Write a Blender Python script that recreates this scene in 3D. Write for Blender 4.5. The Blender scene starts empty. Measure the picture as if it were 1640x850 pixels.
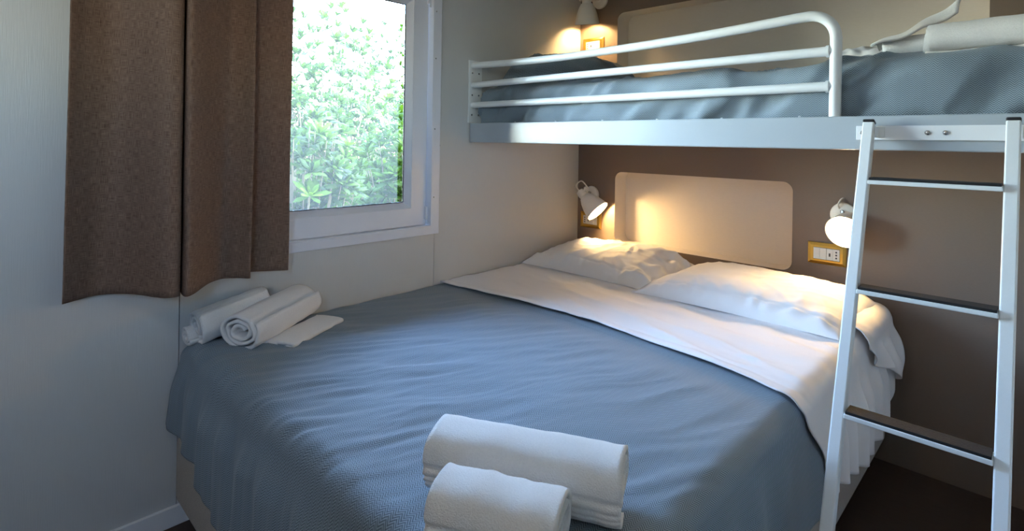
import bpy, bmesh, math, random
from mathutils import Vector, Matrix, noise

# ------------------------------------------------------------------ camera, world, sun, exposure
C = bpy.context.scene.collection
SC = bpy.context.scene
PI = math.pi

YAW, ROLL = math.radians(44.4), 0.0160
fw = Vector((-math.sin(YAW), math.cos(YAW), 0)); rt = Vector((math.cos(YAW), math.sin(YAW), 0)); up = Vector((0, 0, 1))
cx_ = rt * math.cos(ROLL) + up * math.sin(ROLL)
cy_ = up * math.cos(ROLL) - rt * math.sin(ROLL)
cz_ = -fw
cam = bpy.data.cameras.new('camera')
cam.sensor_width = 36; cam.sensor_fit = 'HORIZONTAL'
cam.lens = 873 / 1640 * 36
cam.shift_y = -198.7 / 1640
cam.clip_start = 0.02
camo = bpy.data.objects.new('camera', cam); C.objects.link(camo)
camo.matrix_world = Matrix(((cx_.x, cy_.x, cz_.x, 1.870), (cx_.y, cy_.y, cz_.y, -2.445), (cx_.z, cy_.z, cz_.z, 1.1726), (0, 0, 0, 1)))
SC.camera = camo

world = bpy.data.worlds.new('world'); SC.world = world; world.use_nodes = True
nt = world.node_tree; bg = nt.nodes['Background']
sky = nt.nodes.new('ShaderNodeTexSky'); sky.sky_type = 'NISHITA'; sky.sun_disc = False
sky.sun_elevation = math.radians(55); sky.sun_rotation = math.radians(20); sky.dust_density = 0.5; sky.air_density = 1.0
nt.links.new(sky.outputs['Color'], bg.inputs['Color'])
bg.inputs['Strength'].default_value = 9.0

sun = bpy.data.lights.new('sun', 'SUN'); sun.energy = 4.0; sun.angle = math.radians(0.6); sun.color = (1, 0.95, 0.86)
suno = bpy.data.objects.new('sun', sun); C.objects.link(suno)
suno.rotation_euler = Vector((0.085, -0.50, -1.0)).to_track_quat('-Z', 'Y').to_euler()

def portal(name, loc, direction, sx, sy):
    l = bpy.data.lights.new(name, 'AREA'); l.shape = 'RECTANGLE'; l.size = sx; l.size_y = sy
    l.cycles.is_portal = True
    o = bpy.data.objects.new(name, l); C.objects.link(o); o.location = loc
    o.rotation_euler = Vector(direction).to_track_quat('-Z', 'Y').to_euler()
portal('window_portal', (-0.09, -1.515, 1.32), (1, 0, 0), 1.0, 1.06)
portal('rear_fill_portal', (0.575, -3.29, 1.725), (0, 1, 0), 0.22, 0.22)  # portal of the added rear fill window
portal('side_fill_portal', (2.19, -2.94, 1.50), (-1, 0, 0), 0.36, 0.40)  # portal of the added side fill window

vs = SC.view_settings
vs.view_transform = 'Standard'; vs.look = 'None'; vs.gamma = 1; vs.use_curve_mapping = False
vs.exposure = 0.35
try:
    SC.cycles.use_denoising = True
    SC.cycles.max_bounces = 10; SC.cycles.diffuse_bounces = 6; SC.cycles.transparent_max_bounces = 16
    SC.cycles.caustics_reflective = False; SC.cycles.caustics_refractive = False
    SC.cycles.sample_clamp_indirect = 6
except Exception:
    pass

# ------------------------------------------------------------------ materials
def srgb(r, g, b):
    f = lambda c: (c / 255 / 12.92) if c / 255 <= 0.04045 else ((c / 255 + 0.055) / 1.055) ** 2.4
    return (f(r), f(g), f(b), 1)

def mat(name, col, rough=0.6, metal=0.0, noise_scale=0, noise_amt=0.0, bump=0.0, bump_scale=200, stretch=(1, 1, 1), spec=0.5, sheen=0.0):
    m = bpy.data.materials.new(name); m.use_nodes = True
    n = m.node_tree; p = n.nodes['Principled BSDF']
    p.inputs['Base Color'].default_value = col
    p.inputs['Roughness'].default_value = rough
    p.inputs['Metallic'].default_value = metal
    p.inputs['Specular IOR Level'].default_value = spec
    if sheen: p.inputs['Sheen Weight'].default_value = sheen
    if noise_amt or bump:
        tc = n.nodes.new('ShaderNodeTexCoord'); mp = n.nodes.new('ShaderNodeMapping')
        mp.inputs['Scale'].default_value = stretch
        n.links.new(tc.outputs['Object'], mp.inputs['Vector'])
    if noise_amt:
        t = n.nodes.new('ShaderNodeTexNoise'); t.inputs['Scale'].default_value = noise_scale; t.inputs['Detail'].default_value = 4
        n.links.new(mp.outputs['Vector'], t.inputs['Vector'])
        mx = n.nodes.new('ShaderNodeMix'); mx.data_type = 'RGBA'
        mx.inputs['A'].default_value = tuple(c * (1 - noise_amt) for c in col[:3]) + (1,)
        mx.inputs['B'].default_value = tuple(min(1, c * (1 + noise_amt)) for c in col[:3]) + (1,)
        n.links.new(t.outputs['Fac'], mx.inputs['Factor'])
        n.links.new(mx.outputs['Result'], p.inputs['Base Color'])
    if bump:
        t2 = n.nodes.new('ShaderNodeTexNoise'); t2.inputs['Scale'].default_value = bump_scale; t2.inputs['Detail'].default_value = 3
        n.links.new(mp.outputs['Vector'], t2.inputs['Vector'])
        b = n.nodes.new('ShaderNodeBump'); b.inputs['Strength'].default_value = bump; b.inputs['Distance'].default_value = 0.002
        n.links.new(t2.outputs['Fac'], b.inputs['Height']); n.links.new(b.outputs['Normal'], p.inputs['Normal'])
    return m

def herringbone(name, dark, light, band=0.0085, period=0.0052):
    m = bpy.data.materials.new(name); m.use_nodes = True
    n = m.node_tree; p = n.nodes['Principled BSDF']; L = n.links.new
    p.inputs['Roughness'].default_value = 0.85; p.inputs['Specular IOR Level'].default_value = 0.2
    p.inputs['Sheen Weight'].default_value = 0.15
    uv = n.nodes.new('ShaderNodeUVMap'); sp = n.nodes.new('ShaderNodeSeparateXYZ'); L(uv.outputs['UV'], sp.inputs[0])
    def M(op, a, b=None):
        k = n.nodes.new('ShaderNodeMath'); k.operation = op
        for i, v in enumerate((a, b)):
            if v is None: continue
            if isinstance(v, (int, float)): k.inputs[i].default_value = v
            else: L(v, k.inputs[i])
        return k.outputs[0]
    zig = M('PINGPONG', sp.outputs['X'], band)
    ph = M('MULTIPLY', M('ADD', sp.outputs['Y'], zig), 2 * PI / period)
    s = M('MULTIPLY_ADD', M('SINE', ph), 0.5); n.nodes[-1].inputs[2].default_value = 0.5
    big = n.nodes.new('ShaderNodeTexNoise'); big.inputs['Scale'].default_value = 500; L(uv.outputs['UV'], big.inputs['Vector'])
    f = M('ADD', M('MULTIPLY', s, 0.75), M('MULTIPLY', big.outputs['Fac'], 0.3))
    mx = n.nodes.new('ShaderNodeMix'); mx.data_type = 'RGBA'
    mx.inputs['A'].default_value = dark; mx.inputs['B'].default_value = light
    L(f, mx.inputs['Factor']); L(mx.outputs['Result'], p.inputs['Base Color'])
    b = n.nodes.new('ShaderNodeBump'); b.inputs['Strength'].default_value = 0.35; b.inputs['Distance'].default_value = 0.0008
    L(s, b.inputs['Height']); L(b.outputs['Normal'], p.inputs['Normal'])
    return m

def curtain_material():
    m = bpy.data.materials.new('brown_linen'); m.use_nodes = True
    n = m.node_tree; L = n.links.new; p = n.nodes['Principled BSDF']; out = n.nodes['Material Output']
    uv = n.nodes.new('ShaderNodeUVMap')
    def thread(sx, sy):
        mp = n.nodes.new('ShaderNodeMapping'); mp.inputs['Scale'].default_value = (sx, sy, 1); L(uv.outputs['UV'], mp.inputs['Vector'])
        t = n.nodes.new('ShaderNodeTexNoise'); t.inputs['Scale'].default_value = 1; t.inputs['Detail'].default_value = 2
        L(mp.outputs['Vector'], t.inputs['Vector']); return t.outputs['Fac']
    a, b = thread(1300, 40), thread(45, 1300)
    ad = n.nodes.new('ShaderNodeMath'); ad.operation = 'ADD'; L(a, ad.inputs[0]); L(b, ad.inputs[1])
    rm = n.nodes.new('ShaderNodeMapRange'); rm.inputs[1].default_value = 0.78; rm.inputs[2].default_value = 1.22; L(ad.outputs[0], rm.inputs[0])
    mx = n.nodes.new('ShaderNodeMix'); mx.data_type = 'RGBA'
    mx.inputs['A'].default_value = srgb(86, 67, 57); mx.inputs['B'].default_value = srgb(150, 123, 106)
    L(rm.outputs[0], mx.inputs['Factor']); L(mx.outputs['Result'], p.inputs['Base Color'])
    p.inputs['Roughness'].default_value = 0.8; p.inputs['Specular IOR Level'].default_value = 0.2
    bp = n.nodes.new('ShaderNodeBump'); bp.inputs['Strength'].default_value = 0.3; bp.inputs['Distance'].default_value = 0.001
    L(rm.outputs[0], bp.inputs['Height']); L(bp.outputs['Normal'], p.inputs['Normal'])
    tr = n.nodes.new('ShaderNodeBsdfTranslucent'); tr.inputs['Color'].default_value = srgb(150, 92, 70)
    ms = n.nodes.new('ShaderNodeMixShader'); ms.inputs[0].default_value = 0.10
    L(p.outputs[0], ms.inputs[1]); L(tr.outputs[0], ms.inputs[2]); L(ms.outputs[0], out.inputs['Surface'])
    return m

def leaf_material(name, c1, c2):
    m = bpy.data.materials.new(name); m.use_nodes = True
    n = m.node_tree; L = n.links.new; p = n.nodes['Principled BSDF']; out = n.nodes['Material Output']
    oi = n.nodes.new('ShaderNodeObjectInfo'); g = n.nodes.new('ShaderNodeNewGeometry')
    ad = n.nodes.new('ShaderNodeMath'); ad.operation = 'ADD'; L(oi.outputs['Random'], ad.inputs[0]); L(g.outputs['Random Per Island'], ad.inputs[1])
    hf = n.nodes.new('ShaderNodeMath'); hf.operation = 'MULTIPLY'; hf.inputs[1].default_value = 0.5; L(ad.outputs[0], hf.inputs[0])
    mx = n.nodes.new('ShaderNodeMix'); mx.data_type = 'RGBA'; mx.inputs['A'].default_value = c1; mx.inputs['B'].default_value = c2
    L(hf.outputs[0], mx.inputs['Factor']); L(mx.outputs['Result'], p.inputs['Base Color'])
    p.inputs['Roughness'].default_value = 0.6; p.inputs['Specular IOR Level'].default_value = 0.15
    tr = n.nodes.new('ShaderNodeBsdfTranslucent'); L(mx.outputs['Result'], tr.inputs['Color'])
    ms = n.nodes.new('ShaderNodeMixShader'); ms.inputs[0].default_value = 0.4
    L(p.outputs[0], ms.inputs[1]); L(tr.outputs[0], ms.inputs[2]); L(ms.outputs[0], out.inputs['Surface'])
    return m

def glass_material():
    m = bpy.data.materials.new('window_glass'); m.use_nodes = True
    n = m.node_tree; L = n.links.new; out = n.nodes['Material Output']; n.nodes.remove(n.nodes['Principled BSDF'])
    t = n.nodes.new('ShaderNodeBsdfTransparent'); t.inputs[0].default_value = (0.96, 0.98, 0.97, 1)
    g = n.nodes.new('ShaderNodeBsdfGlossy'); g.inputs['Roughness'].default_value = 0.02
    lw = n.nodes.new('ShaderNodeLayerWeight'); lw.inputs[0].default_value = 0.25
    ms = n.nodes.new('ShaderNodeMixShader'); L(lw.outputs['Fresnel'], ms.inputs[0]); L(t.outputs[0], ms.inputs[1]); L(g.outputs[0], ms.inputs[2])
    L(ms.outputs[0], out.inputs['Surface']); return m

def haze_material():  # a little translucent white, painting reflected haze over the glass
    m = bpy.data.materials.new('window_haze'); m.use_nodes = True
    n = m.node_tree; L = n.links.new; out = n.nodes['Material Output']; n.nodes.remove(n.nodes['Principled BSDF'])
    t = n.nodes.new('ShaderNodeBsdfTransparent')
    d = n.nodes.new('ShaderNodeBsdfTranslucent'); d.inputs[0].default_value = (0.9, 0.92, 0.92, 1)
    ms = n.nodes.new('ShaderNodeMixShader'); ms.inputs[0].default_value = 0.011; L(t.outputs[0], ms.inputs[1]); L(d.outputs[0], ms.inputs[2])
    L(ms.outputs[0], out.inputs['Surface']); return m

def emit(name, col, strength):
    m = bpy.data.materials.new(name); m.use_nodes = True
    p = m.node_tree.nodes['Principled BSDF']
    p.inputs['Base Color'].default_value = (1, 1, 1, 1)
    p.inputs['Emission Color'].default_value = col; p.inputs['Emission Strength'].default_value = strength
    return m

M_wall = mat('pale_wall_laminate', srgb(200, 200, 198), 0.42, noise_scale=60, noise_amt=0.04, bump=0.25, bump_scale=60, stretch=(8, 8, 0.25))
M_core = mat('wall_joint_dark', srgb(70, 66, 62), 0.8)
M_brown = mat('taupe_wall_laminate', srgb(112, 97, 86), 0.45, noise_scale=90, noise_amt=0.08, bump=0.2, bump_scale=150, stretch=(1, 1, 4))
M_niche = mat('beige_niche_laminate', srgb(214, 206, 197), 0.28, noise_scale=70, noise_amt=0.05, bump=0.08, bump_scale=120, stretch=(1, 1, 5))
M_floor = mat('dark_brown_floor', srgb(62, 48, 40), 0.5, noise_scale=12, noise_amt=0.35, bump=0.1, bump_scale=60, stretch=(1, 8, 1))
M_ceil = mat('white_ceiling_panel', srgb(225, 224, 220), 0.6, noise_scale=20, noise_amt=0.02)
M_white = mat('white_lacquer', srgb(235, 236, 238), 0.35, noise_scale=30, noise_amt=0.02)
M_pvc = mat('white_window_plastic', srgb(224, 226, 233), 0.3, noise_scale=30, noise_amt=0.02)
M_steel = mat('white_powder_coat', srgb(228, 231, 232), 0.38, noise_scale=300, noise_amt=0.02, bump=0.05, bump_scale=500)
M_fascia = mat('grey_white_fascia', srgb(168, 176, 183), 0.30, noise_scale=300, noise_amt=0.02)
M_black = mat('black_plastic', srgb(22, 22, 26), 0.5, noise_scale=80, noise_amt=0.1)
M_tread = mat('black_tread_rubber', srgb(18, 18, 22), 0.85, noise_scale=300, noise_amt=0.3, bump=0.6, bump_scale=400)
M_brass = mat('brushed_brass', srgb(205, 165, 80), 0.32, 1.0, noise_scale=150, noise_amt=0.08, stretch=(1, 1, 12))
M_module = mat('ivory_switch_plastic', srgb(232, 226, 214), 0.35, noise_scale=50, noise_amt=0.02)
M_lamp = mat('cream_lamp_enamel', srgb(232, 226, 216), 0.35, noise_scale=50, noise_amt=0.02)
M_chrome = mat('chrome', srgb(200, 200, 200), 0.2, 1.0, noise_scale=50, noise_amt=0.02)
M_sheet = mat('white_cotton', srgb(238, 236, 236), 0.85, noise_scale=300, noise_amt=0.02, bump=0.1, bump_scale=900, spec=0.15, sheen=0.1)
M_pillow = mat('white_pillow_cotton', srgb(240, 238, 236), 0.85, noise_scale=40, noise_amt=0.02, bump=0.10, bump_scale=28, spec=0.15, sheen=0.1)
M_towel = mat('white_terry', srgb(236, 233, 230), 0.95, noise_scale=250, noise_amt=0.06, bump=1.0, bump_scale=420, spec=0.05, sheen=0.4)
M_frame = mat('grey_woven_upholstery', srgb(178, 170, 162), 0.8, noise_scale=180, noise_amt=0.2, bump=0.8, bump_scale=160, stretch=(1, 1, 2.5), spec=0.2)
M_mattress = mat('mattress_ticking', srgb(225, 222, 218), 0.85, noise_scale=60, noise_amt=0.03)
M_blanket = herringbone('blue_grey_herringbone', srgb(66, 79, 89), srgb(152, 166, 177))
M_curtain = curtain_material()
M_glass = glass_material()
M_haze = haze_material()
M_leaf = leaf_material('shrub_leaf_green', srgb(10, 30, 10), srgb(76, 104, 18))
M_stem = mat('shrub_stem_brown', srgb(96, 84, 62), 0.8, noise_scale=40, noise_amt=0.2)
M_ground = mat('pale_gravel_ground', srgb(190, 184, 172), 0.9, noise_scale=30, noise_amt=0.2)
M_fill_globe = emit('fill_globe_glow', (1.0, 0.86, 0.72, 1), 18)  # emission of the added fill globe
M_bulb = emit('warm_lit_bulb', (1.0, 0.64, 0.27, 1), 320)

# ------------------------------------------------------------------ helpers
def obj(name, verts, faces, m, parent=None, uvs=None, smooth=False, loc=None):
    me = bpy.data.meshes.new(name); me.from_pydata([tuple(v) for v in verts], [], faces)
    if uvs is not None:
        l = me.uv_layers.new(name='UVMap')
        for poly in me.polygons:
            for li in poly.loop_indices: l.data[li].uv = uvs[me.loops[li].vertex_index]
    if smooth:
        me.polygons.foreach_set('use_smooth', [True] * len(me.polygons))
    me.materials.append(m); me.update()
    o = bpy.data.objects.new(name, me); C.objects.link(o)
    if parent: o.parent = parent
    if loc: o.location = loc
    return o

def bmobj(name, bm, m, parent=None, smooth=False):
    me = bpy.data.meshes.new(name); bmesh.ops.recalc_face_normals(bm, faces=bm.faces); bm.to_mesh(me); bm.free()
    if smooth: me.polygons.foreach_set('use_smooth', [True] * len(me.polygons))
    me.materials.append(m); o = bpy.data.objects.new(name, me); C.objects.link(o)
    if parent: o.parent = parent
    return o

def empty(name, label=None, cat=None, loc=(0, 0, 0), group=None, kind=None):
    o = bpy.data.objects.new(name, None); C.objects.link(o); o.location = loc; o.empty_display_size = 0.05
    return tag(o, label, cat, group, kind)

def tag(o, label=None, cat=None, group=None, kind=None):
    if label: o['label'] = label
    if cat: o['category'] = cat
    if group: o['group'] = group
    if kind: o['kind'] = kind
    return o

def boxv(x0, x1, y0, y1, z0, z1):
    v = [(x, y, z) for x in (x0, x1) for y in (y0, y1) for z in (z0, z1)]
    f = [(0, 1, 3, 2), (4, 6, 7, 5), (0, 4, 5, 1), (2, 3, 7, 6), (0, 2, 6, 4), (1, 5, 7, 3)]
    return v, f

def boxes(name, lst, m, parent=None, bevel=0):
    V, F = [], []
    for b in lst:
        v, f = boxv(*b); n = len(V); V += v; F += [tuple(i + n for i in q) for q in f]
    o = obj(name, V, F, m, parent)
    if bevel:
        md = o.modifiers.new('bevel', 'BEVEL'); md.width = bevel; md.segments = 3; md.limit_method = 'ANGLE'
        o.data.polygons.foreach_set('use_smooth', [True] * len(o.data.polygons))
        o.modifiers.new('wn', 'WEIGHTED_NORMAL')
    return o

def ring_x(name, y0, y1, z0, z1, w, x0, x1, m, parent=None, w2=None, chamfer=0.0):
    """rectangular frame lying in a wall of constant X"""
    w2 = w if w2 is None else w2
    O = [(y0, z0), (y1, z0), (y1, z1), (y0, z1)]
    I = [(y0 + w, z0 + w2), (y1 - w, z0 + w2), (y1 - w, z1 - w2), (y0 + w, z1 - w2)]
    V = [(x0, *p) for p in O] + [(x0, *p) for p in I] + [(x1, *p) for p in O] + [(x1 - chamfer, *p) for p in I]
    F = []
    for k in range(4):
        j = (k + 1) % 4
        F += [(k, j, j + 4, k + 4), (k + 8, k + 12, j + 12, j + 8), (k, k + 8, j + 8, j), (k + 4, j + 4, j + 12, k + 12)]
    o = obj(name, V, F, m, parent)
    bm = bmesh.new(); bm.from_mesh(o.data); bmesh.ops.recalc_face_normals(bm, faces=bm.faces); bm.to_mesh(o.data); bm.free()
    md = o.modifiers.new('bevel', 'BEVEL'); md.width = 0.002; md.segments = 2
    return o

def basis(d):
    d = Vector(d).normalized(); a = Vector((0, 0, 1)) if abs(d.z) < 0.9 else Vector((1, 0, 0))
    u = d.cross(a).normalized(); v = u.cross(d).normalized()
    return d, u, v

def lathe(name, prof, origin, axis, m, parent=None, n=32, close=False):
    d, u, v = basis(axis); o = Vector(origin); V, F = [], []
    for r, h in prof:
        for k in range(n):
            t = 2 * PI * k / n
            V.append(o + d * h + u * (r * math.cos(t)) + v * (r * math.sin(t)))
    for i in range(len(prof) - 1):
        for k in range(n):
            j = (k + 1) % n
            F.append((i * n + k, i * n + j, (i + 1) * n + j, (i + 1) * n + k))
    F.append(tuple(range(n - 1, -1, -1))); F.append(tuple(range((len(prof) - 1) * n, len(prof) * n)))
    ob = obj(name, V, F, m, parent, smooth=True)
    bm = bmesh.new(); bm.from_mesh(ob.data); bmesh.ops.recalc_face_normals(bm, faces=bm.faces)
    for e in bm.edges:
        if len(e.link_faces) == 2 and e.calc_face_angle(0) > 0.7: e.smooth = False
    bm.to_mesh(ob.data); bm.free()
    return ob

def catmull(P, n=8, closed=False):
    P = [Vector(p) for p in P]; out = []
    N = len(P)
    for i in range(N - 1):
        a, b, c, d = P[max(i - 1, 0)], P[i], P[i + 1], P[min(i + 2, N - 1)]
        for k in range(n):
            t = k / n
            out.append(0.5 * ((2 * b) + (c - a) * t + (2 * a - 5 * b + 4 * c - d) * t * t + (3 * b - a - 3 * c + d) * t ** 3))
    out.append(P[-1]); return out

def tube(name, path, r, m, parent=None, n=14, square=False):
    path = [Vector(p) for p in path]; V, F = [], []
    if square: n = 4
    pu = None
    for i, p in enumerate(path):
        t = (path[min(i + 1, len(path) - 1)] - path[max(i - 1, 0)]).normalized()
        if pu is None:
            _, u, _ = basis(t)
        else:
            u = (pu - t * pu.dot(t)).normalized()
        pu = u; v = t.cross(u)
        for k in range(n):
            a = 2 * PI * (k + (0.5 if square else 0)) / n; rr = r * (1.41421 if square else 1)
            V.append(p + u * (rr * math.cos(a)) + v * (rr * math.sin(a)))
    for i in range(len(path) - 1):
        for k in range(n):
            j = (k + 1) % n; F.append((i * n + k, i * n + j, (i + 1) * n + j, (i + 1) * n + k))
    F.append(tuple(range(n - 1, -1, -1))); F.append(tuple(range((len(path) - 1) * n, len(path) * n)))
    o = obj(name, V, F, m, parent, smooth=not square)
    bm = bmesh.new(); bm.from_mesh(o.data); bmesh.ops.recalc_face_normals(bm, faces=bm.faces)
    for e in bm.edges:
        if len(e.link_faces) == 2 and e.calc_face_angle(0) > 0.9: e.smooth = False
    bm.to_mesh(o.data); bm.free()
    if square:
        md = o.modifiers.new('bevel', 'BEVEL'); md.width = r * 0.25; md.segments = 2
    return o

def grid(name, fn, nu, nv, m, parent=None, thick=0.0, uvfn=None, offset=-1, sub=0):
    V, UV, F = [], [], []
    for j in range(nv + 1):
        for i in range(nu + 1):
            u, v = i / nu, j / nv
            V.append(fn(u, v)); UV.append(uvfn(u, v) if uvfn else (u, v))
    for j in range(nv):
        for i in range(nu):
            a = j * (nu + 1) + i; F.append((a, a + 1, a + nu + 2, a + nu + 1))
    o = obj(name, V, F, m, parent, uvs=UV, smooth=True)
    if thick:
        md = o.modifiers.new('solid', 'SOLIDIFY'); md.thickness = thick; md.offset = offset
    if sub:
        md = o.modifiers.new('sub', 'SUBSURF'); md.levels = sub; md.render_levels = sub
    return o

def nz(x, y, z=0.0): return noise.noise(Vector((x, y, z)))
def sstep(a, b, x):
    t = min(1, max(0, (x - a) / (b - a))); return t * t * (3 - 2 * t)
def lerp(a, b, t): return a + (b - a) * t
def interp(tab, x):
    if x <= tab[0][0]: return tab[0][1]
    for (a, p), (b, q) in zip(tab, tab[1:]):
        if x <= b: return lerp(p, q, (x - a) / (b - a))
    return tab[-1][1]
def crease(x, y, ang, freq, seed, stretch=7.0):
    """cloth creases running along direction ang: ridged noise, long one way and short the other"""
    c, s = math.cos(ang), math.sin(ang)
    p, q = x * c + y * s, -x * s + y * c
    wob = nz(p * freq * 0.35, q * freq * 0.35, seed + 9) * 0.5
    n = nz(p * freq / stretch, (q * freq) + wob, seed)
    return (1 - abs(n) * 2.2) if abs(n) < 0.45 else 0.0

# ------------------------------------------------------------------ room shell
XR, YF, ZC = 2.15, -3.25, 2.15
wl = boxes('wall_left', [(-0.08, -0.006, YF, -2.0, 0, ZC), (-0.08, -0.006, -1.03, 0.2, 0, ZC),
                         (-0.08, -0.006, -2.0, -1.03, 0, 0.805), (-0.08, -0.006, -2.0, -1.03, 1.84, ZC)], M_core)
tag(wl, 'pale laminate wall with the window and curtain', kind='structure')
g = 0.0012
boxes('wall_panel', [(-0.006, 0, YF, -1.964 - g, 0, 0.790), (-0.006, 0, YF, -2.0, 0.79, 1.855), (-0.006, 0, YF, -1.964 - g, 1.855, ZC)], M_wall, wl)
boxes('wall_panel', [(-0.006, 0, -1.964 + g, -1.004 - g, 0, 0.805), (-0.006, 0, -1.964 + g, -1.004 - g, 1.84, ZC), (-0.006, 0, -1.03, -1.004 - g, 0.805, 1.84)], M_wall, wl)
boxes('wall_panel', [(-0.006, 0, -1.004 + g, 0, 0, ZC)], M_wall, wl)
lathe('screw_cover', [(0.004, 0), (0.004, 0.0015), (0.002, 0.003)], (0, -0.983, 1.15), (1, 0, 0), M_core, wl, 12)

def rrect(x0, x1, z0, z1, r, n=8):
    P = []
    for cx, cz, a0 in ((x1 - r, z1 - r, 0), (x0 + r, z1 - r, 90), (x0 + r, z0 + r, 180), (x1 - r, z0 + r, 270)):
        for k in range(n + 1):
            a = math.radians(a0 + 90 * k / n); P.append((cx + r * math.cos(a), cz + r * math.sin(a)))
    return P

NICHES = [(0.244, 1.119, 0.650, 1.021, 0.04), (0.244, 1.729, 1.36, 1.858, 0.04)]
ND = 0.105
bm = bmesh.new()
edges = []
def loop_edges(P):
    vs_ = [bm.verts.new((x, 0, z)) for x, z in P]
    for a, b in zip(vs_, vs_[1:] + vs_[:1]): edges.append(bm.edges.new((a, b)))
loop_edges([(-0.0, 0), (XR, 0), (XR, ZC), (-0.0, ZC)])
for n_ in NICHES: loop_edges(rrect(*n_))
bmesh.ops.triangle_fill(bm, use_beauty=True, edges=edges)
for f in bm.faces: f.normal_update()
# rim of each niche: 18 mm board edge going back
wb = bmobj('wall_back', bm, M_brown)
tag(wb, 'taupe laminate headboard wall with two recessed niches', kind='structure')
boxes('wall_core', [(0, XR, ND + 0.01, ND + 0.05, 0, ZC)], M_core, wb)
for n_ in NICHES:
    P = rrect(*n_); N = len(P)
    V = [(x, 0, z) for x, z in P] + [(x, ND, z) for x, z in P]
    F = [(k, (k + 1) % N, (k + 1) % N + N, k + N) for k in range(N)] + [tuple(range(N, 2 * N))]
    nb = obj('niche_liner', V, F, M_niche, wb)
    bm = bmesh.new(); bm.from_mesh(nb.data); bmesh.ops.recalc_face_normals(bm, faces=bm.faces); bmesh.ops.reverse_faces(bm, faces=bm.faces); bm.to_mesh(nb.data); bm.free()

tag(boxes('floor', [(-0.08, XR + 0.1, YF - 0.1, 0.2, -0.05, 0)], M_floor), 'dark brown floor', kind='structure')
tag(boxes('ceiling', [(-0.08, XR + 0.1, YF - 0.1, 0.2, ZC, ZC + 0.05)], M_ceil), kind='structure')
SY0, SY1, SZ0, SZ1 = -3.12, -2.76, 1.30, 1.70
tag(boxes('wall_right', [(XR, XR + 0.08, YF - 0.08, SY0, 0, ZC), (XR, XR + 0.08, SY1, 0.2, 0, ZC), (XR, XR + 0.08, SY0, SY1, 0, SZ0), (XR, XR + 0.08, SY0, SY1, SZ1, ZC)], M_wall), kind='structure')
w3 = empty('fill_window_side', kind='structure')  # unseen window added in the right wall to let in fill light
ring_x('fill_window_frame', SY0, SY1, SZ0, SZ1, 0.05, XR + 0.02, XR + 0.06, M_pvc, w3)
boxes('window_pane', [(XR + 0.038, XR + 0.042, SY0 + 0.05, SY1 - 0.05, SZ0 + 0.05, SZ1 - 0.05)], M_glass, w3)
WX0, WX1, WZ0, WZ1 = 0.44, 0.71, 1.59, 1.86
tag(boxes('wall_front', [(-0.08, WX0, YF - 0.08, YF, 0, ZC), (WX1, XR, YF - 0.08, YF, 0, ZC), (WX0, WX1, YF - 0.08, YF, 0, WZ0), (WX0, WX1, YF - 0.08, YF, WZ1, ZC)], M_wall), kind='structure')
w2 = empty('fill_window_rear', kind='structure', loc=(0, 0, 0))  # second added window, out of view, for fill from the rear
boxes('fill_window_frame', [(WX0, WX0 + 0.05, YF - 0.06, YF - 0.02, WZ0, WZ1), (WX1 - 0.05, WX1, YF - 0.06, YF - 0.02, WZ0, WZ1), (WX0 + 0.05, WX1 - 0.05, YF - 0.06, YF - 0.02, WZ0, WZ0 + 0.05), (WX0 + 0.05, WX1 - 0.05, YF - 0.06, YF - 0.02, WZ1 - 0.05, WZ1)], M_pvc, w2, 0.003)
boxes('window_pane', [(WX0 + 0.05, WX1 - 0.05, YF - 0.042, YF - 0.038, WZ0 + 0.05, WZ1 - 0.05)], M_glass, w2)
tag(boxes('baseboard_left', [(0, 0.012, YF, -0.02, 0, 0.059)], M_white, bevel=0.002), 'white baseboard along the window wall', kind='structure')

gl = empty('fill_globe', 'added white fill globe on the unseen wall behind the camera', 'wall lamp', (1.25, YF, 1.92))  # lamp added out of view to brighten the room from behind
lathe('backplate', [(0.06, 0), (0.06, 0.02)], (0, 0.0005, 0), (0, 1, 0), M_white, gl, 24)
lathe('globe', [(0.02, 0.02)] + [(0.075 * math.sin(PI * k / 12), 0.10 - 0.075 * math.cos(PI * k / 12)) for k in range(2, 13)], (0, 0, 0), (0, 1, 0), M_fill_globe, gl, 24)

# window_1
w1 = empty('window_1', 'white framed casement window behind the brown curtain', kind='structure')
ring_x('window_casing', -2.045, -0.987, 0.773, 1.872, 0.04, 0, 0.011, M_pvc, w1, 0.033)
V = []
ring_x('window_reveal', -2.006, -1.026, 0.805, 1.841, 0.006, -0.08, 0.0115, M_pvc, w1)
sash = ring_x('window_sash', -1.992, -1.037, 0.812, 1.834, 0.076, -0.065, -0.018, M_pvc, w1)
ring_x('glazing_bead', -1.918, -1.111, 0.886, 1.760, 0.024, -0.052, -0.020, M_pvc, sash, chamfer=0.022)
ring_x('glazing_gasket', -1.896, -1.133, 0.908, 1.738, 0.005, -0.049, -0.043, M_black, sash)
boxes('window_pane', [(-0.050, -0.046, -1.9, -1.13, 0.904, 1.742)], M_glass, w1)
boxes('haze_sheet', [(-0.0775, -0.0765, -1.99, -1.142, 0.82, 1.83)], M_haze, w1)  # thin sheet standing in for whitish reflected haze on the pane
for z in (0.835, 1.75):
    h = boxes('hinge', [(-0.02, -0.006, -1.046, -1.034, z, z + 0.055)], M_pvc, w1, 0.003)
    tube('hinge_pin', [(-0.010, -1.036, z - 0.012), (-0.010, -1.036, z + 0.062)], 0.004, M_pvc, h, 10)
for z in (0.93, 1.22, 1.52, 1.72):
    lathe('screw', [(0.0032, 0), (0.0032, 0.001), (0.001, 0.002)], (0.011, -1.018, z), (1, 0, 0), M_chrome, w1, 10)

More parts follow.
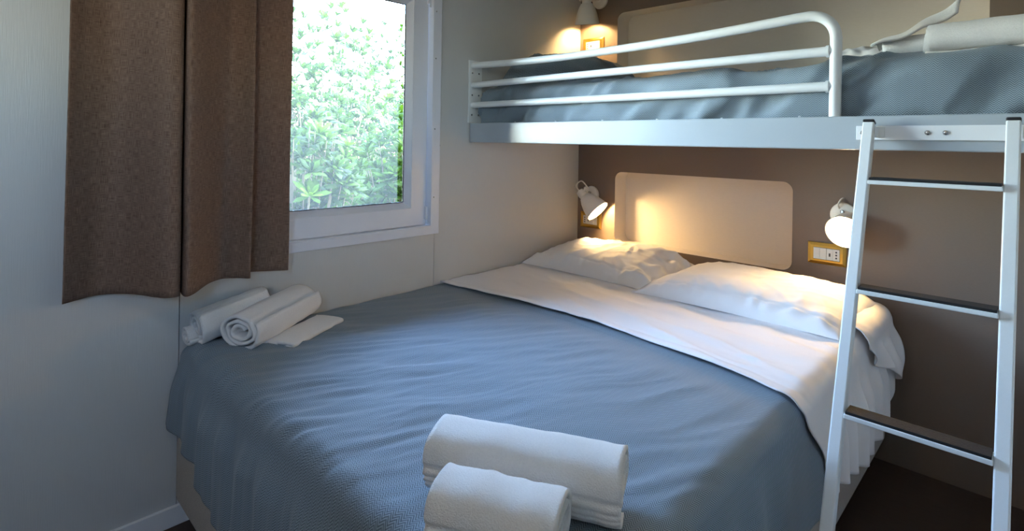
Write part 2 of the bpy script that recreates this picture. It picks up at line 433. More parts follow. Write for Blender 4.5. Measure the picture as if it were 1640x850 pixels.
# ------------------------------------------------------------------ curtain
HEM = [(0.080, -2.249), (0.048, -2.215), (0.034, -2.171), (0.060, -2.125), (0.106, -2.092), (0.165, -2.066), (0.198, -2.045), (0.190, -2.014), (0.120, -2.006),
       (0.085, -1.996), (0.130, -1.998), (0.208, -2.004), (0.190, -1.975), (0.118, -1.923), (0.072, -1.868), (0.092, -1.834), (0.125, -1.806), (0.085, -1.806), (0.040, -1.82),
       (0.040, -1.79), (0.055, -1.745), (0.080, -1.70), (0.092, -1.675)]
HP = catmull([(x, y, 0) for x, y in HEM], 8)
hl = [0.0]
for a, b in zip(HP, HP[1:]): hl.append(hl[-1] + (b - a).length)
NH = len(HP) - 1
def curtain_fn(u, v):
    p = HP[round(u * NH)]; z = 0.738 + v * 1.17
    s = 1 - 0.25 * sstep(0, 1, v)
    x = 0.085 + (p.x - 0.085) * s + 0.012 * nz(p.y * 16, z * 1.2, 2) + 0.0015 * nz(p.y * 30, z * 4, 5)
    y = p.y + 0.010 * v + 0.004 * nz(p.y * 6, z * 3, 8) * (1 - v)
    z += 0.003 * nz(p.y * 8, 1, 3)
    return (max(x, 0.016), y, z)
cu = grid('curtain', curtain_fn, NH, 60, M_curtain, thick=0.0025, offset=0, uvfn=lambda u, v: (hl[round(u * NH)], v * 1.17))
tag(cu, 'brown woven fabric curtain hanging in folds over the left part of window', 'curtain')
rod = empty('curtain_rod', 'white curtain rod above the window carrying the brown curtain', 'curtain rod', (0, 0, 1.9))
tube('rod', [(0.085, -2.32, 0.008), (0.085, -0.92, 0.008)], 0.011, M_steel, rod)
for y in (-2.29, -0.95): boxes('bracket', [(0, 0.085, y - 0.008, y + 0.008, 0.0, 0.016)], M_steel, rod)

# ------------------------------------------------------------------ double bed
BW, BL = 1.445, 1.955           # mattress right edge and foot
bed = empty('double_bed', 'double bed with grey upholstered base below the bunk', 'bed', (0.73, -1.0, 0))
bed_loc = Vector((0.73, -1.0, 0))
def rbox(name, x0, x1, y0, y1, z0, z1, r, m, parent, seg=5, off=(0, 0, 0)):
    v, f = boxv(x0 - off[0], x1 - off[0], y0 - off[1], y1 - off[1], z0 - off[2], z1 - off[2])
    o = obj(name, v, f, m, parent, smooth=True)
    md = o.modifiers.new('bevel', 'BEVEL'); md.width = r; md.segments = seg
    o.modifiers.new('wn', 'WEIGHTED_NORMAL')
    return o
rbox('bed_base', 0.018, 1.457, -1.975, -0.006, 0.083, 0.283, 0.022, M_frame, bed, off=bed_loc)
rbox('mattress', 0.02, 1.44, -1.95, -0.02, 0.284, 0.541, 0.055, M_mattress, bed, off=bed_loc)
for x in (0.12, 1.36):
    for y in (-1.85, -0.12):
        lathe('leg', [(0.022, 0), (0.025, 0.083)], Vector((x, y, 0)) - bed_loc, (0, 0, 1), M_black, bed, 16)

def drape(a, b, W, L, z, r=0.05, flare=0.06):
    oa, ob = max(0, a - (W - r)), max(0, b - (L - r)); d = math.hypot(oa, ob)
    if d < 1e-9: return Vector((a, -b, z)), 0.0
    dx, dy = oa / d, -ob / d
    q = r * PI / 2
    if d < q:
        t = d / r; h = r * math.sin(t); dr = r * (1 - math.cos(t))
    else:
        dr = r + (d - q); h = r + flare * (d - q)
    return Vector((min(a, W - r) + dx * h, -min(b, L - r) + dy * h, z - dr)), max(0, d - q)

# blanket
EDGE = [(0.0, 0.975), (0.29, 0.945), (0.53, 0.922), (0.73, 0.915), (0.92, 0.932), (1.07, 0.945), (1.21, 0.968), (1.31, 0.990), (1.40, 1.020), (1.46, 1.02), (1.55, 0.95), (1.62, 0.90), (1.78, 0.895)]
def blanket_fn(u, v):
    a = 0.008 + u * (BW + 0.30 - 0.008)
    b0 = interp(EDGE, a) - 0.05
    hang = interp([(0.0, 0.215), (0.3, 0.262), (0.45, 0.315), (1.0, 0.38), (1.8, 0.36)], a)
    b = b0 + v * (BL + hang - b0)
    p, hd = drape(a, b, BW + 0.006, BL + 0.004, 0.5485, 0.045, 0.05)
    top = 1 - sstep(0, 0.03, hd)
    # creases on the top: pulled from the towels and along the bed
    w = 0.0030 * crease(a, b, -1.0, 10, 3.1) + 0.0026 * crease(a, b, -1.15, 24, 7.7, 9) + 0.0035 * nz(a * 5, b * 5, 1.5)
    near = sstep(1.25, 1.75, b) * sstep(1.5, 0.5, a)
    w += near * (0.006 * crease(a, b, -0.95, 10, 12.2, 6) + 0.006 * crease(a, b, -1.2, 24, 17.0, 8))
    # the folded edge under the turned-down sheet
    e = b - b0 - 0.05
    w += 0.003 * sstep(0.035, 0.028, e) if a < 1.4 else 0
    p.z += w * top * (0.25 + 0.75 * sstep(0.05, 0.16, e))
    p.z += -0.012 * sstep(0.10, 0.0, a) * top * sstep(1.0, 1.6, b)
    if hd > 0:
        foot = sstep(BL - 0.05, BL, b) * sstep(BW + 0.03, BW - 0.03, a)
        k = sstep(0, 0.10, hd)
        ph = a * 46 + 2.0 * nz(a * 4, 3, 1)
        p.y -= foot * k * (0.018 + 0.006 * math.sin(ph) + 0.010 * nz(a * 7, hd * 4, 6) + 0.009 * nz(a * 28, hd * 3, 16))
        bul = math.exp(-((a - 0.03) / 0.055) ** 2)
        p.y -= foot * bul * 0.010 * math.sin(min(1, hd / 0.22) * PI * 0.62)
        side = sstep(BW - 0.03, BW + 0.03, a) * (1 - foot)
        p.x += side * k * (0.010 + 0.006 * math.sin(b * 30 + 3 * nz(b * 3, 1, 2)) + 0.006 * nz(b * 8, hd * 3, 4))
    p.z = max(p.z, 0.02)
    p.x = max(p.x, 0.006)
    return p
bl = grid('blanket', blanket_fn, 260, 220, M_blanket, thick=0.003, uvfn=lambda u, v: (u * 1.74, v * 1.35))
tag(bl, 'blue grey herringbone blanket spread over the double bed', 'blanket')

# sheet folded down over the blanket
def sheet_fn(u, v):
    ext = interp([(0.2, 0.335), (0.5, 0.328), (0.7, 0.292), (0.92, 0.272)], v * 0.95)
    a = 0.010 + u * (BW + ext - 0.010)
    bf = interp(EDGE, a) + 0.006 * nz(a * 6, 2, 2) - 0.02 * sstep(1.5, 1.8, a)
    bb = 0.03 + 0.15 * sstep(1.46, 1.8, a)
    b = lerp(bb, bf, v)
    p, hd = drape(a, b, BW + 0.016, 9, 0.5555, 0.048, 0.03)
    top = 1 - sstep(0, 0.03, hd)
    p.z += top * (0.0050 * crease(a, b, 0.35, 9, 21.3, 4) + 0.0035 * crease(a, b, 0.12, 15, 5.2, 5) + 0.0035 * crease(a, b, -0.5, 8, 31.2, 4) + 0.003 * nz(a * 6, b * 6, 4))
    p.z += top * (0.003 * sstep(bf - 0.05, bf - 0.03, b) - 0.0025 * math.exp(-((b - bf + 0.055) / 0.006) ** 2))
    if hd > 0:
        k = sstep(0, 0.14, hd)
        ph = b * 62 + 3.5 * nz(b * 5, 2, 7)
        amp = 0.011 * sstep(0.93, 0.75, b) + 0.003
        p.x += k * (0.018 + amp * math.sin(ph) + 0.006 * nz(b * 12, hd * 5, 2))
        p.y += k * 0.010 * nz(b * 5, hd * 3, 12)
    p.x = max(p.x, 0.006)
    return p
sh = grid('bed_sheet', sheet_fn, 210, 130, M_sheet, thick=0.003, uvfn=lambda u, v: (u * 1.8, v))
tag(sh, 'white cotton sheet turned down over the blanket below the pillows', 'sheet')

# pillows
def pillow(name, x0, x1, y0, y1, zb, T, seed, label, lean=0.0, skew=0.0, ruffle=0, back=0.0, soft=1.0):
    NU, NV = 110, 72
    V, F = [], []
    def pt(i, j, side):
        s, t = 2 * i / NU - 1, 2 * j / NV - 1
        # outline pulled in at the middle of the sides, corners stay as ears
        ins = 0.055
        X = s * (1 - ins * (1 - t * t) * abs(s) ** 3 * 0.8); Y = t * (1 - ins * (1 - s * s) * abs(t) ** 3 * 1.4)
        x = lerp(x0, x1, (X + 1) / 2); y = lerp(y0, y1, (Y + 1) / 2)
        x += skew * t
        prof = max(0, 1 - abs(s) ** 3.6) ** 0.5 * max(0, 1 - abs(t) ** 3.6) ** 0.5
        h = T * prof * (1 + 0.12 * nz(s * 1.5, t * 1.5, seed) + lean * t)
        if side > 0:
            w = 0.008 * crease(x, y, 1.25, 9, seed + 1, 4) + 0.007 * crease(x, y, 0.45, 15, seed + 4, 5) + 0.005 * crease(x, y, 2.1, 22, seed + 7, 4) + 0.007 * nz(x * 7, y * 7, seed)
            w *= soft
            ed = max(abs(s), abs(t))
            if t < 0: w -= 0.004 * math.exp(-((t + 0.80 + 0.05 * nz(s * 3, 1, seed)) / 0.02) ** 2)
            w += 0.003 * math.sin(s * 34 + 3 * nz(s * 3, t * 3, seed)) * sstep(0.6, 0.95, abs(t)) * (1 if t < 0 else 0.4)
            if ruffle:
                rr_ = sstep(0.45, 0.95, s * ruffle)
                w += rr_ * 0.013 * (math.sin(t * 13 + 2.5 * nz(s * 4, t * 4, seed + 2)) + 0.5 * math.sin(s * 20 + t * 9))
            z = zb + 0.008 + h + w * min(1, prof * 2.2 + 0.15)
            z += back * sstep(-0.2, 0.9, t) * prof
        else:
            z = zb + 0.004 + 0.004 * (1 - prof)
        x = max(x, 0.006)
        return (x, min(y, -0.006), z)
    W1 = NU + 1
    for side in (1, -1):
        for j in range(NV + 1):
            for i in range(NU + 1): V.append(pt(i, j, side))
    n1 = W1 * (NV + 1)
    for j in range(NV):
        for i in range(NU):
            a = j * W1 + i
            F.append((a, a + 1, a + W1 + 1, a + W1)); F.append((n1 + a, n1 + a + W1, n1 + a + W1 + 1, n1 + a + 1))
    B = [i for i in range(NU)] + [j * W1 + NU for j in range(NV)] + [NV * W1 + i for i in range(NU, 0, -1)] + [j * W1 for j in range(NV, 0, -1)]
    for a, b in zip(B, B[1:] + B[:1]): F.append((b, a, n1 + a, n1 + b))
    o = obj(name, V, F, M_pillow, smooth=True)
    bm = bmesh.new(); bm.from_mesh(o.data); bmesh.ops.recalc_face_normals(bm, faces=bm.faces); bm.to_mesh(o.data); bm.free()
    tag(o, label, 'pillow', 'pillows on the double bed')
    return o
ZS = 0.560
p1 = pillow('pillow', 0.008, 0.745, -0.465, -0.020, ZS, 0.090, 3.3, 'white pillow in the wall corner under the left lamp', lean=0.2, ruffle=1, back=0.016)
p2 = pillow('pillow', 0.700, 1.440, -0.510, -0.055, ZS, 0.088, 8.1, 'white pillow near the ladder with its case hanging off the bed', lean=0.15, skew=0.02, back=0.016, soft=0.6)
def flap_fn(u, v):
    b = lerp(0.07, 0.42, v)
    a = 1.36 + u * (0.335 - 0.17 * v + 0.016 * math.sin(v * 11))
    p, hd = drape(a, b, BW + 0.035, 9, 0.585 + 0.02 * (1 - u), 0.05, 0.07)
    k = sstep(0, 0.10, hd)
    p.x += k * (0.014 + 0.022 * math.sin(v * 19 + u * 3) + 0.008 * nz(v * 5, u * 5, 3))
    p.y += k * 0.012 * math.sin(v * 12 + 1)
    p.z += 0.004 * nz(u * 6, v * 6, 2)
    return p - p2.location
grid('pillowcase_flap', flap_fn, 50, 60, M_sheet, p2, thick=0.003)
def cuff_fn(u, v):
    b = lerp(0.30, 0.46, u); t = v
    x = 0.715 + 0.055 * t + 0.010 * math.sin(u * 14) * t
    z = ZS + 0.012 + 0.03 * (1 - t) * math.sin(u * PI) + (0.012 + 0.012 * math.sin(u * 19 + 1)) * t
    return (x, -b, z)
grid('pillowcase_cuff', cuff_fn, 40, 10, M_sheet, p1, thick=0.003)

# ------------------------------------------------------------------ towels
def roll_towel(name, p0, p1, a, b, turns, label, group, seed=0, start=0.0, zfloor=None):
    p0, p1 = Vector(p0), Vector(p1)
    d = (p1 - p0).normalized(); s_ = d.cross(Vector((0, 0, 1))).normalized(); w = s_.cross(d).normalized()
    NS, NL = int(turns * 34), 26
    def fn(u, v):
        th = start + u * turns * 2 * PI
        k = lerp(0.16, 1.0, u ** 0.9)
        k *= 1 + 0.10 * nz(math.cos(th) * 1.5, math.sin(th) * 1.5 + u * 3, seed + v * 0.8) + 0.05 * nz(math.cos(th) * 4, math.sin(th) * 4 + u * 7, seed + v) * (1 - u)
        c = p0.lerp(p1, v)
        en = 1 - 0.05 * (abs(2 * v - 1) ** 6)
        off = s_ * (a * k * math.cos(th) * en) + w * (b * k * math.sin(th) * en)
        jit = d * (0.008 * nz(th * 0.4, seed, v) * (1 if v < 0.5 else -1) * abs(2 * v - 1))
        q = c + off + jit
        q += (s_ * math.cos(th) + w * math.sin(th)) * (0.003 * nz(th * 2, v * 7, seed + 4))
        return q
    o = grid(name, fn, NS, NL, M_towel, thick=0.0085, offset=-1)
    tag(o, label, 'towel', group)
    return o

def folded_towel(name, center, ang, L, D, H, label, group, layers=3, seed=0, bands=(), tilt=0.0):
    """flat stack folded zigzag: outer skin rounded, layers showing at the ends"""
    cx, cy, cz = center; ca, sa = math.cos(ang), math.sin(ang)
    path = []
    # spiral of a flattened rectangle
    n = 22; turns = layers / 2
    tot = int(n * turns * 2)
    def fn(u, v):
        th = -PI * 0.5 - u * turns * 2 * PI
        k = lerp(1.0, 0.22, u)
        e = 0.75
        c, s = math.cos(th), math.sin(th)
        x = math.copysign(abs(c) ** e, c) * D / 2 * lerp(1, 0.8, u); z = math.copysign(abs(s) ** 0.75, s) * H / 2 * k
        x *= 1 + 0.02 * nz(v * 3, th, seed)
        l = (v - 0.5) * L * (1 + 0.03 * nz(th * 0.7, u, seed + 3))
        z += 0.0025 * nz(v * 4, x * 12, seed); x += 0.004 * nz(v * 9, z * 5, seed + 6)
        z += tilt * x
        for (t0, wd) in bands:
            if u < 0.5: z += 0; x += 0.005 * math.exp(-((u - t0) / wd) ** 2)
        return Vector((cx + ca * l - sa * x, cy + sa * l + ca * x, cz + H / 2 + z))
    o = grid(name, fn, tot * 7, 44, M_towel, thick=0.008, offset=1)
    tag(o, label, 'towel', group)
    return o

GT = 'white towels on the foot of the bed near the window'
roll_towel('rolled_towel', (0.200, -1.862, 0.606), (0.070, -1.612, 0.628), 0.070, 0.051, 3.0, 'white towel roll on a flat towel, front one of two by the curtain', GT, 1.0, 0.6)
roll_towel('rolled_towel', (0.074, -1.938, 0.606), (0.054, -1.735, 0.643), 0.048, 0.050, 2.8, 'white towel roll against the window wall, behind the other roll', GT, 5.0, 2.2)
folded_towel('folded_towel', (0.205, -1.665, 0.5535), math.radians(118), 0.25, 0.12, 0.026, 'flat folded white towel half under the front towel roll', GT, 2, 2.0)
roll_towel('folded_towel', (0.042, -1.958, 0.576), (0.036, -1.83, 0.590), 0.026, 0.026, 1.8, 'small white towel tucked between rear towel roll and window wall', GT, 7.0, 1.0)
GF = 'white folded towels in front on the bed'
folded_towel('folded_towel', (1.229, -1.741, 0.553), math.radians(27.8), 0.335, 0.130, 0.116, 'large thick folded white towel in front middle of the blue blanket', GF, 5, 4.0, [(0.070, 0.0032), (0.084, 0.0032), (0.099, 0.0032)])
folded_towel('folded_towel', (1.288, -1.864, 0.553), math.radians(26), 0.196, 0.118, 0.112, 'small folded white towel in front of the large folded towel', GF, 5, 9.0, [(0.070, 0.0032), (0.084, 0.0032), (0.099, 0.0032)])

# ------------------------------------------------------------------ bunk bed
bk = empty('bunk_bed', 'white upper bunk with guard rail across the headboard wall', 'bunk bed', (1.05, -0.4, 1.165))
bo = Vector((1.05, -0.4, 1.165))
BX1 = XR - 0.004
def bbox(name, x0, x1, y0, y1, z0, z1, m, bevel=0.002, parent=bk):
    return boxes(name, [(x0 - bo.x, x1 - bo.x, y0 - bo.y, y1 - bo.y, z0 - bo.z, z1 - bo.z)], m, parent, bevel)
bbox('fascia_board', 0.004, BX1, -0.815, -0.795, 1.165, 1.2525, M_fascia, 0.004)
bbox('bunk_base', 0.004, BX1, -0.794, -0.004, 1.178, 1.205, M_white)
bbox('bunk_mattress', 0.03, BX1 - 0.02, -0.730, -0.02, 1.206, 1.38, M_mattress, 0.04)
pl = bbox('side_plate', 0.001, 0.005, -0.825, -0.745, 1.254, 1.537, M_steel, 0.001)
for z in (1.29, 1.38, 1.48):
    for y in (-0.805, -0.765):
        lathe('screw', [(0.004, 0), (0.004, 0.001), (0.0015, 0.002)], Vector((0.005, y, z)) - bo, (1, 0, 0), M_chrome, pl, 10)
def bt(name, path, r): return tube(name, [Vector(p) - bo for p in path], r, M_steel, bk)
top = [(0.006, -0.8, 1.514), (0.4, -0.8, 1.503), (0.753, -0.8, 1.505), (1.05, -0.8, 1.512), (1.25, -0.8, 1.522), (1.385, -0.8, 1.530)]
top = catmull(top, 5)[:-1]
for k in range(0, 9):
    a = PI / 2 * k / 8; top.append(Vector((1.400 + 0.066 * math.sin(a), -0.8, 1.464 + 0.066 * math.cos(a))))
top += [Vector((1.466, -0.8, 1.40)), Vector((1.466, -0.8, 1.2526))]
bt('guard_rail', top, 0.0145)
bt('guard_rail', [(0.006, -0.8, 1.425), (1.463, -0.8, 1.429)], 0.0135)
bt('guard_rail', [(0.006, -0.8, 1.334), (1.463, -0.8, 1.334)], 0.0135)
for z in (1.429, 1.334):
    lathe('weld_collar', [(0.0165, 0), (0.0165, 0.008)], Vector((1.444, -0.8, z)) - bo, (1, 0, 0), M_steel, bk, 16)
br = bbox('ladder_bracket', 1.521, 2.10, -0.823, -0.8152, 1.191, 1.2265, M_white, 0.001)
for x in (1.535, 1.668, 1.702, 2.04):
    lathe('screw', [(0.0055, 0), (0.0055, 0.002), (0.003, 0.003)], Vector((x, -0.823, 1.209)) - bo, (0, -1, 0), M_chrome, br, 12)
for k in range(7):
    lathe('rivet', [(0.004, 0), (0.003, 0.003)], Vector((0.06 + 0.22 * k, -0.804, 1.2525)) - bo, (0, 0, 1), M_steel, bk, 8)

# blanket over the bunk mattress
def bunk_top(a, y):
    z = interp([(0, 1.405), (0.5, 1.402), (1.0, 1.395), (1.45, 1.400), (1.85, 1.408)], a)
    s, t = (a - 0.15) / 0.34, (y + 0.36) / 0.30
    r2 = s * s * s * s + t * t * t * t
    z += 0.15 * max(0, 1 - r2) ** 0.6 if r2 < 1 else 0
    return z
def bunk_blanket_fn(u, v):
    a = 0.026 + u * (BX1 - 0.012 - 0.026)
    b = v * 0.925                       # 0 at the wall, front edge 0.76, then down the front
    y = -min(b, 0.712) - 0.01
    z = bunk_top(a, y)
    fr = max(0, b - 0.712)
    r = 0.035
    if fr > 0:
        q = r * PI / 2
        if fr < q: t = fr / r; y = -0.722 - r * math.sin(t); z -= r * (1 - math.cos(t))
        else: y = -0.722 - r; z -= r + (fr - q) * 1.0
    ky = sstep(0.6, 0.74, b)
    w = 0.024 * crease(a, b * 1.2, -0.5, 6, 2.2, 3) + 0.014 * crease(a, b, -0.8, 13, 6.2, 3.5) + 0.006 * crease(a, b, -0.3, 24, 8.8, 3.5) + 0.012 * nz(a * 5, b * 5, 3) - 0.012
    lf = sstep(0.55, 0.05, a)
    w += lf * (0.016 * crease(a, b, -1.1, 16, 9.2, 3) + 0.014 * crease(a, b, -0.5, 12, 4.4, 3))
    if fr > 0:
        k = sstep(0, 0.05, fr) * (1 - sstep(0.16, 0.21, fr)) + 0.2
        y -= w * 0.9 * k + 0.004 * k
        z += w * 0.5 * (1 - sstep(0, 0.06, fr))
    else:
        z += w
    z += 0.01 * nz(a * 2.2, 4, 1) * ky * (1 - sstep(0.1, 0.2, fr))
    # left end tucks round
    if a < 0.06:
        z -= 0.03 * (1 - sstep(0.026, 0.06, a)); y += 0.02 * (1 - sstep(0.026, 0.06, a)) * ky
    return (a, max(y, -0.784), max(z, 1.232))
bb = grid('bunk_blanket', bunk_blanket_fn, 220, 90, M_blanket, thick=0.003, uvfn=lambda u, v: (u * 2.1, v * 0.96))
tag(bb, 'grey herringbone blanket tucked around upper bunk mattress behind the guard rail', 'blanket')
bp_ = pillow('pillow', 1.35, 1.90, -0.50, -0.12, 1.416, 0.070, 14.0, 'flat white pillow on the upper bunk behind rolled towels')
bp_['group'] = 'white linen on the upper bunk'
GB = 'white linen on the upper bunk'
roll_towel('rolled_towel', (1.545, -0.615, 1.443), (1.80, -0.60, 1.446), 0.045, 0.028, 2.2, 'white rolled towel on upper bunk, partly under the pointed cloth', GB, 3.0, 0.4)
roll_towel('rolled_towel', (1.648, -0.705, 1.449), (2.02, -0.690, 1.452), 0.042, 0.037, 2.6, 'white rolled towel at front edge of the upper bunk, above the ladder', GB, 6.0, 1.4)
def cloth_fn(u, v):
    x = 1.525 + 0.178 * u; w_ = lerp(0.10, 0.04, u)
    y = -0.655 + 0.05 * u + w_ * (v - 0.5) * 1.0
    z = 1.462 + 0.088 * u ** 1.5 + 0.004 * math.sin(u * 13) + (v - 0.5) * 0.045 * u + 0.012 * math.cos((v - 0.5) * PI) - 0.012 * (1 - u) ** 4
    return (x, y, z)
cl = grid('folded_cloth', cloth_fn, 24, 16, M_towel, thick=0.006)
tag(cl, 'white cloth with a raised pointed corner on the upper bunk towels', 'towel', GB)

# ------------------------------------------------------------------ ladder
lad = empty('bunk_ladder', 'white metal ladder with black treads leaning on the bunk', 'ladder', (1.687, -1.1, 0))
lo = Vector((1.687, -1.1, 0))
LY = lambda z: -0.842 - 0.374 * (1.23 - z)
for x in (1.553, 1.820):
    r_ = tube('ladder_rail', [Vector((x, LY(0.012), 0.012)) - lo, Vector((x, LY(1.232), 1.232)) - lo], 0.0125, M_steel, lad, square=True)
    tube('rail_cap', [Vector((x, LY(1.2325), 1.2325)) - lo, Vector((x, LY(1.239), 1.239)) - lo], 0.0127, M_black, r_, square=True)
    tube('foot_cap', [Vector((x, LY(0.003), 0.001)) - lo, Vector((x, LY(0.012), 0.012)) - lo], 0.014, M_black, r_, square=True)
    boxes('hook', [(x + 0.014 - lo.x, x + 0.017 - lo.x, -0.85 - lo.y, -0.824 - lo.y, 1.196, 1.222), (x + 0.014 - lo.x, x + 0.030 - lo.x, -0.8265 - lo.y, -0.8235 - lo.y, 1.196, 1.222)], M_steel, r_, 0.001)
for z in (1.09, 0.845, 0.594, 0.345):
    y = LY(z)
    rg = boxes('rung', [(1.5655 - lo.x, 1.8075 - lo.x, y - 0.022 - lo.y, y + 0.022 - lo.y, z - 0.006, z + 0.004)], M_steel, lad, 0.002)
    boxes('rung_tread', [(1.568 - lo.x, 1.805 - lo.x, y - 0.020 - lo.y, y + 0.022 - lo.y, z + 0.004, z + 0.010)], M_tread, rg, 0.001)

# ------------------------------------------------------------------ wall lamps
def wall_lamp(base, rim, direction, label, knob_side=1):
    t = empty('wall_lamp', label, 'wall lamp', base, 'wall spot lamps')
    b = Vector(base); rim = Vector(rim) - b; d = Vector(direction).normalized()
    lathe('backplate', [(0.046, 0), (0.048, 0.004), (0.046, 0.013), (0.036, 0.018), (0.012, 0.020)], (0, -0.0005, 0), (0, -1, 0), M_lamp, t)
    neck = rim - d * 0.132
    # bell shaped shade, open at the rim
    prof = [(0.012, -0.020), (0.021, -0.016), (0.024, 0.004), (0.024, 0.022), (0.030, 0.026), (0.042, 0.046), (0.053, 0.074), (0.060, 0.104), (0.0645, 0.130), (0.066, 0.132), (0.0635, 0.131), (0.058, 0.104), (0.050, 0.074), (0.038, 0.048), (0.012, 0.036)]
    shd = lathe('lamp_shade', prof, neck, d, M_lamp, t, 40)
    lathe('bulb', [(0.012, 0.040), (0.016, 0.05), (0.026, 0.068), (0.031, 0.082), (0.031, 0.090), (0.026, 0.098), (0.014, 0.103), (0.002, 0.1045)], neck, d, M_bulb, shd, 32)
    arm_end = neck + d * 0.008
    tube('arm', [Vector((0, -0.018, 0)), Vector((0, -0.018, 0)).lerp(arm_end, 0.5) + Vector((0, -0.006, 0)), arm_end], 0.009, M_lamp, t)
    sv = d.cross(Vector((0, -1, 0))).normalized() * knob_side
    lathe('joint_knob', [(0.006, 0), (0.006, 0.014), (0.010, 0.016), (0.010, 0.026), (0.006, 0.029)], neck + sv * 0.018, sv, M_lamp, t, 16)
    lathe('joint_screw', [(0.007, 0), (0.007, 0.012), (0.004, 0.015)], Vector((0.0, -0.018, 0.012)), (0, -1, 0.2), M_chrome, t, 12)
    c0 = neck - d * 0.018; c3 = Vector((-0.012, -0.016, 0.024))
    tube('cable', catmull([c0, c0 - d * 0.022 + Vector((-0.004, 0, 0.014)), c0.lerp(c3, 0.5) + Vector((-0.012, -0.01, 0.052)), c3 + Vector((-0.002, -0.012, 0.018)), c3], 8), 0.0036, M_lamp, t, 10)
    return t
wall_lamp((0.098, 0, 0.888), (0.200, -0.088, 0.813), (0.74, 0.10, -0.66), 'cream wall lamp over the pillow in the corner beside lower niche', -1)
wall_lamp((1.307, 0, 0.905), (1.331, -0.100, 0.850), (-0.06, -0.93, -0.36), 'lit wall lamp facing the camera behind the ladder rail', 1)
wall_lamp((0.135, 0, 1.945), (0.108, -0.085, 1.806), (-0.10, 0.20, -0.97), 'cream wall lamp pointing down above the upper bunk', 1)

# ------------------------------------------------------------------ switch plates
def switch_plate(x0, z0, label, flip=False):
    w, h = 0.138, 0.086
    t = empty('switch_plate', label, 'switch', (x0 + w / 2, 0, z0 + h / 2), 'brass switch plates')
    # frame with a sloped lip
    N = 4
    O = [(-w / 2, -h / 2), (w / 2, -h / 2), (w / 2, h / 2), (-w / 2, h / 2)]
    k = lambda s: [(math.copysign(abs(px_) - s, px_), math.copysign(abs(pz) - s, pz)) for px_, pz in O]
    I = [(-0.047, -0.024), (0.047, -0.024), (0.047, 0.024), (-0.047, 0.024)]
    V = [(p[0], -0.0003, p[1]) for p in O] + [(p[0], -0.006, p[1]) for p in k(0.001)] + [(p[0], -0.0105, p[1]) for p in k(0.012)] + [(p[0], -0.0105, p[1]) for p in I] + [(p[0], -0.002, p[1]) for p in I]
    F = []
    for r_ in range(4):
        for q in range(4):
            j = (q + 1) % 4; F.append((r_ * 4 + q, r_ * 4 + j, r_ * 4 + 4 + j, r_ * 4 + 4 + q))
    F.append((16, 17, 18, 19))
    o = obj('cover_frame', V, F, M_brass, t)
    bm = bmesh.new(); bm.from_mesh(o.data); bmesh.ops.recalc_face_normals(bm, faces=bm.faces); bm.to_mesh(o.data); bm.free()
    kinds = ['rocker', 'rocker', 'usb', 'socket']
    if flip: kinds = kinds[::-1]
    for i, kd in enumerate(kinds):
        xa = -0.0465 + i * 0.0233; xb = xa + 0.0228
        nm = {'rocker': 'rocker_switch', 'usb': 'charger_module', 'socket': 'socket_module'}[kd]
        m_ = boxes(nm, [(xa, xb, -0.0125 if kd == 'rocker' else -0.011, -0.0022, -0.0225, 0.0225)], M_module, t, 0.0008)
        xm = (xa + xb) / 2
        if kd == 'usb':
            boxes('usb_port', [(xm - 0.003, xm + 0.003, -0.0115, -0.0108, -0.008, 0.005)], M_black, m_)
        if kd == 'socket':
            for z in (-0.0115, 0, 0.0115):
                lathe('socket_hole', [(0.0034, 0), (0.0034, 0.0007)], (xm, -0.0108, z), (0, -1, 0), M_black, m_, 14)
    return t
switch_plate(0.024, 0.706, 'brass switch plate behind the lamp in the wall corner', True)
switch_plate(1.181, 0.700, 'brass switch plate between lower niche and ladder', False)
switch_plate(0.024, 1.660, 'brass switch plate above the upper bunk, lit by the lamp', True)

# ------------------------------------------------------------------ outside
tag(boxes('ground_outside', [(-9, -0.1, -8, 6, -0.45, -0.4)], M_ground), 'pale ground outside the window', kind='structure')
random.seed(7)
def whorl_mesh(name, nleaf, L, seed):
    rnd = random.Random(seed); V, F = [], []
    for k in range(nleaf):
        a = 2.4 * k + rnd.uniform(-0.2, 0.2); el = lerp(1.15, 0.05, k / nleaf) + rnd.uniform(-0.15, 0.15)
        l = L * rnd.uniform(0.75, 1.1) * lerp(0.65, 1, k / nleaf); w = l * 0.15
        d = Vector((math.cos(a) * math.cos(el), math.sin(a) * math.cos(el), math.sin(el)))
        s = Vector((-math.sin(a), math.cos(a), 0)); u = d.cross(s) * -1
        n = len(V)
        for t, ww, dr in ((0.06, 0.25, 0), (0.4, 0.85, 0.02), (0.7, 1.0, 0.00), (1.0, 0.05, -0.07)):
            c = d * (l * t) + Vector((0, 0, dr * l))
            V += [c - s * (w * ww), c - u * (w * 0.25 * ww), c + s * (w * ww)]
        for q in range(3):
            b = n + q * 3; F += [(b, b + 1, b + 4, b + 3), (b + 1, b + 2, b + 5, b + 4)]
    me = bpy.data.meshes.new(name); me.from_pydata([tuple(v) for v in V], [], F); me.materials.append(M_leaf)
    me.polygons.foreach_set('use_smooth', [True] * len(me.polygons)); return me
WH = [whorl_mesh('leaf_whorl', 13, 0.125, s) for s in range(4)]
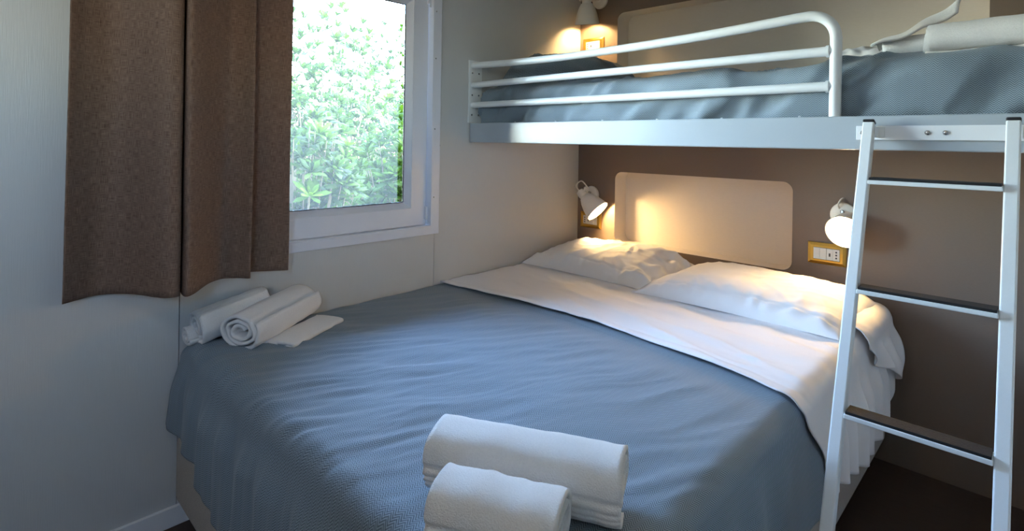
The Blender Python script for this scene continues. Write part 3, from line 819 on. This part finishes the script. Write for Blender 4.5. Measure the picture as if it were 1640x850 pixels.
def shrub(loc, rx, ry, h, n, nbig, label, seed, thin=1.0):
    rnd = random.Random(seed)
    t = empty('leafy_shrub', label, 'shrub', loc, 'shrubs outside the window')
    V, F = [], []
    sv, sf = [], []
    for k in range(n):
        # positions over a rounded crown, thinner towards the top
        while True:
            x, y, z = rnd.uniform(-1, 1), rnd.uniform(-1, 1), rnd.uniform(0.02, 1)
            rr_ = x * x + y * y + (max(0, z - 0.35) / 0.65) ** 2
            if rr_ < 1 and rnd.random() < (1 - 0.6 * thin * z): break
        p = Vector((x * rx, y * ry, z * h))
        out = Vector((x + 0.25, y * 0.6, 0.9 + z * 0.6)).normalized()
        rot = out.to_track_quat('Z', 'Y').to_matrix() @ Matrix.Rotation(rnd.uniform(0, 6.28), 3, 'Z')
        sc_ = rnd.uniform(0.7, 1.15)
        me = WH[k % 4]
        if k < nbig:
            o = bpy.data.objects.new('leaf_whorl', me); C.objects.link(o); o.parent = t
            o.matrix_local = Matrix.Translation(p) @ (rot.to_4x4() @ Matrix.Scale(sc_, 4))
        else:
            n0 = len(V); V += [p + rot @ (v.co * sc_) for v in me.vertices]
            F += [tuple(i + n0 for i in q.vertices) for q in me.polygons]
        if k % 3 == 0:
            b0 = Vector((x * rx * 0.25, y * ry * 0.25, 0)); mid = b0.lerp(p, 0.6) + Vector((0, 0, h * 0.05))
            n0 = len(sv)
            for q, r_ in ((b0, 0.010), (mid, 0.006), (p, 0.003)):
                for j in range(4):
                    a = j * PI / 2; sv.append(q + Vector((math.cos(a) * r_, math.sin(a) * r_, 0)))
            for q in range(2):
                for j in range(4):
                    sf.append((n0 + q * 4 + j, n0 + q * 4 + (j + 1) % 4, n0 + q * 4 + 4 + (j + 1) % 4, n0 + q * 4 + 4 + j))
    fo = obj('foliage', V, F, M_leaf, t, smooth=True); fo['kind'] = 'stuff'
    obj('stems', sv, sf, M_stem, t)['kind'] = 'stuff'
    return t
shrub((-1.30, -1.05, -0.4), 0.46, 0.44, 1.85, 700, 150, 'bushy green shrub close outside the window, left half of the pane', 1, 0.7)
shrub((-1.50, -0.06, -0.4), 0.46, 0.44, 2.0, 700, 150, 'bushy green shrub close outside the window, right half of the pane', 2, 0.7)
shrub((-3.0, -0.1, -0.4), 0.8, 1.0, 2.9, 1500, 0, 'tall pale green shrub standing behind the near shrubs', 3, 1.1)
shrub((-4.8, 1.9, -0.4), 1.1, 1.4, 3.3, 1500, 0, 'large far shrub beyond the near shrubs, right part of the pane', 6, 1.0)
shrub((-1.4, -2.12, -0.4), 0.5, 0.42, 1.7, 300, 0, 'low green shrub outside the window, on the side of the curtain', 4)
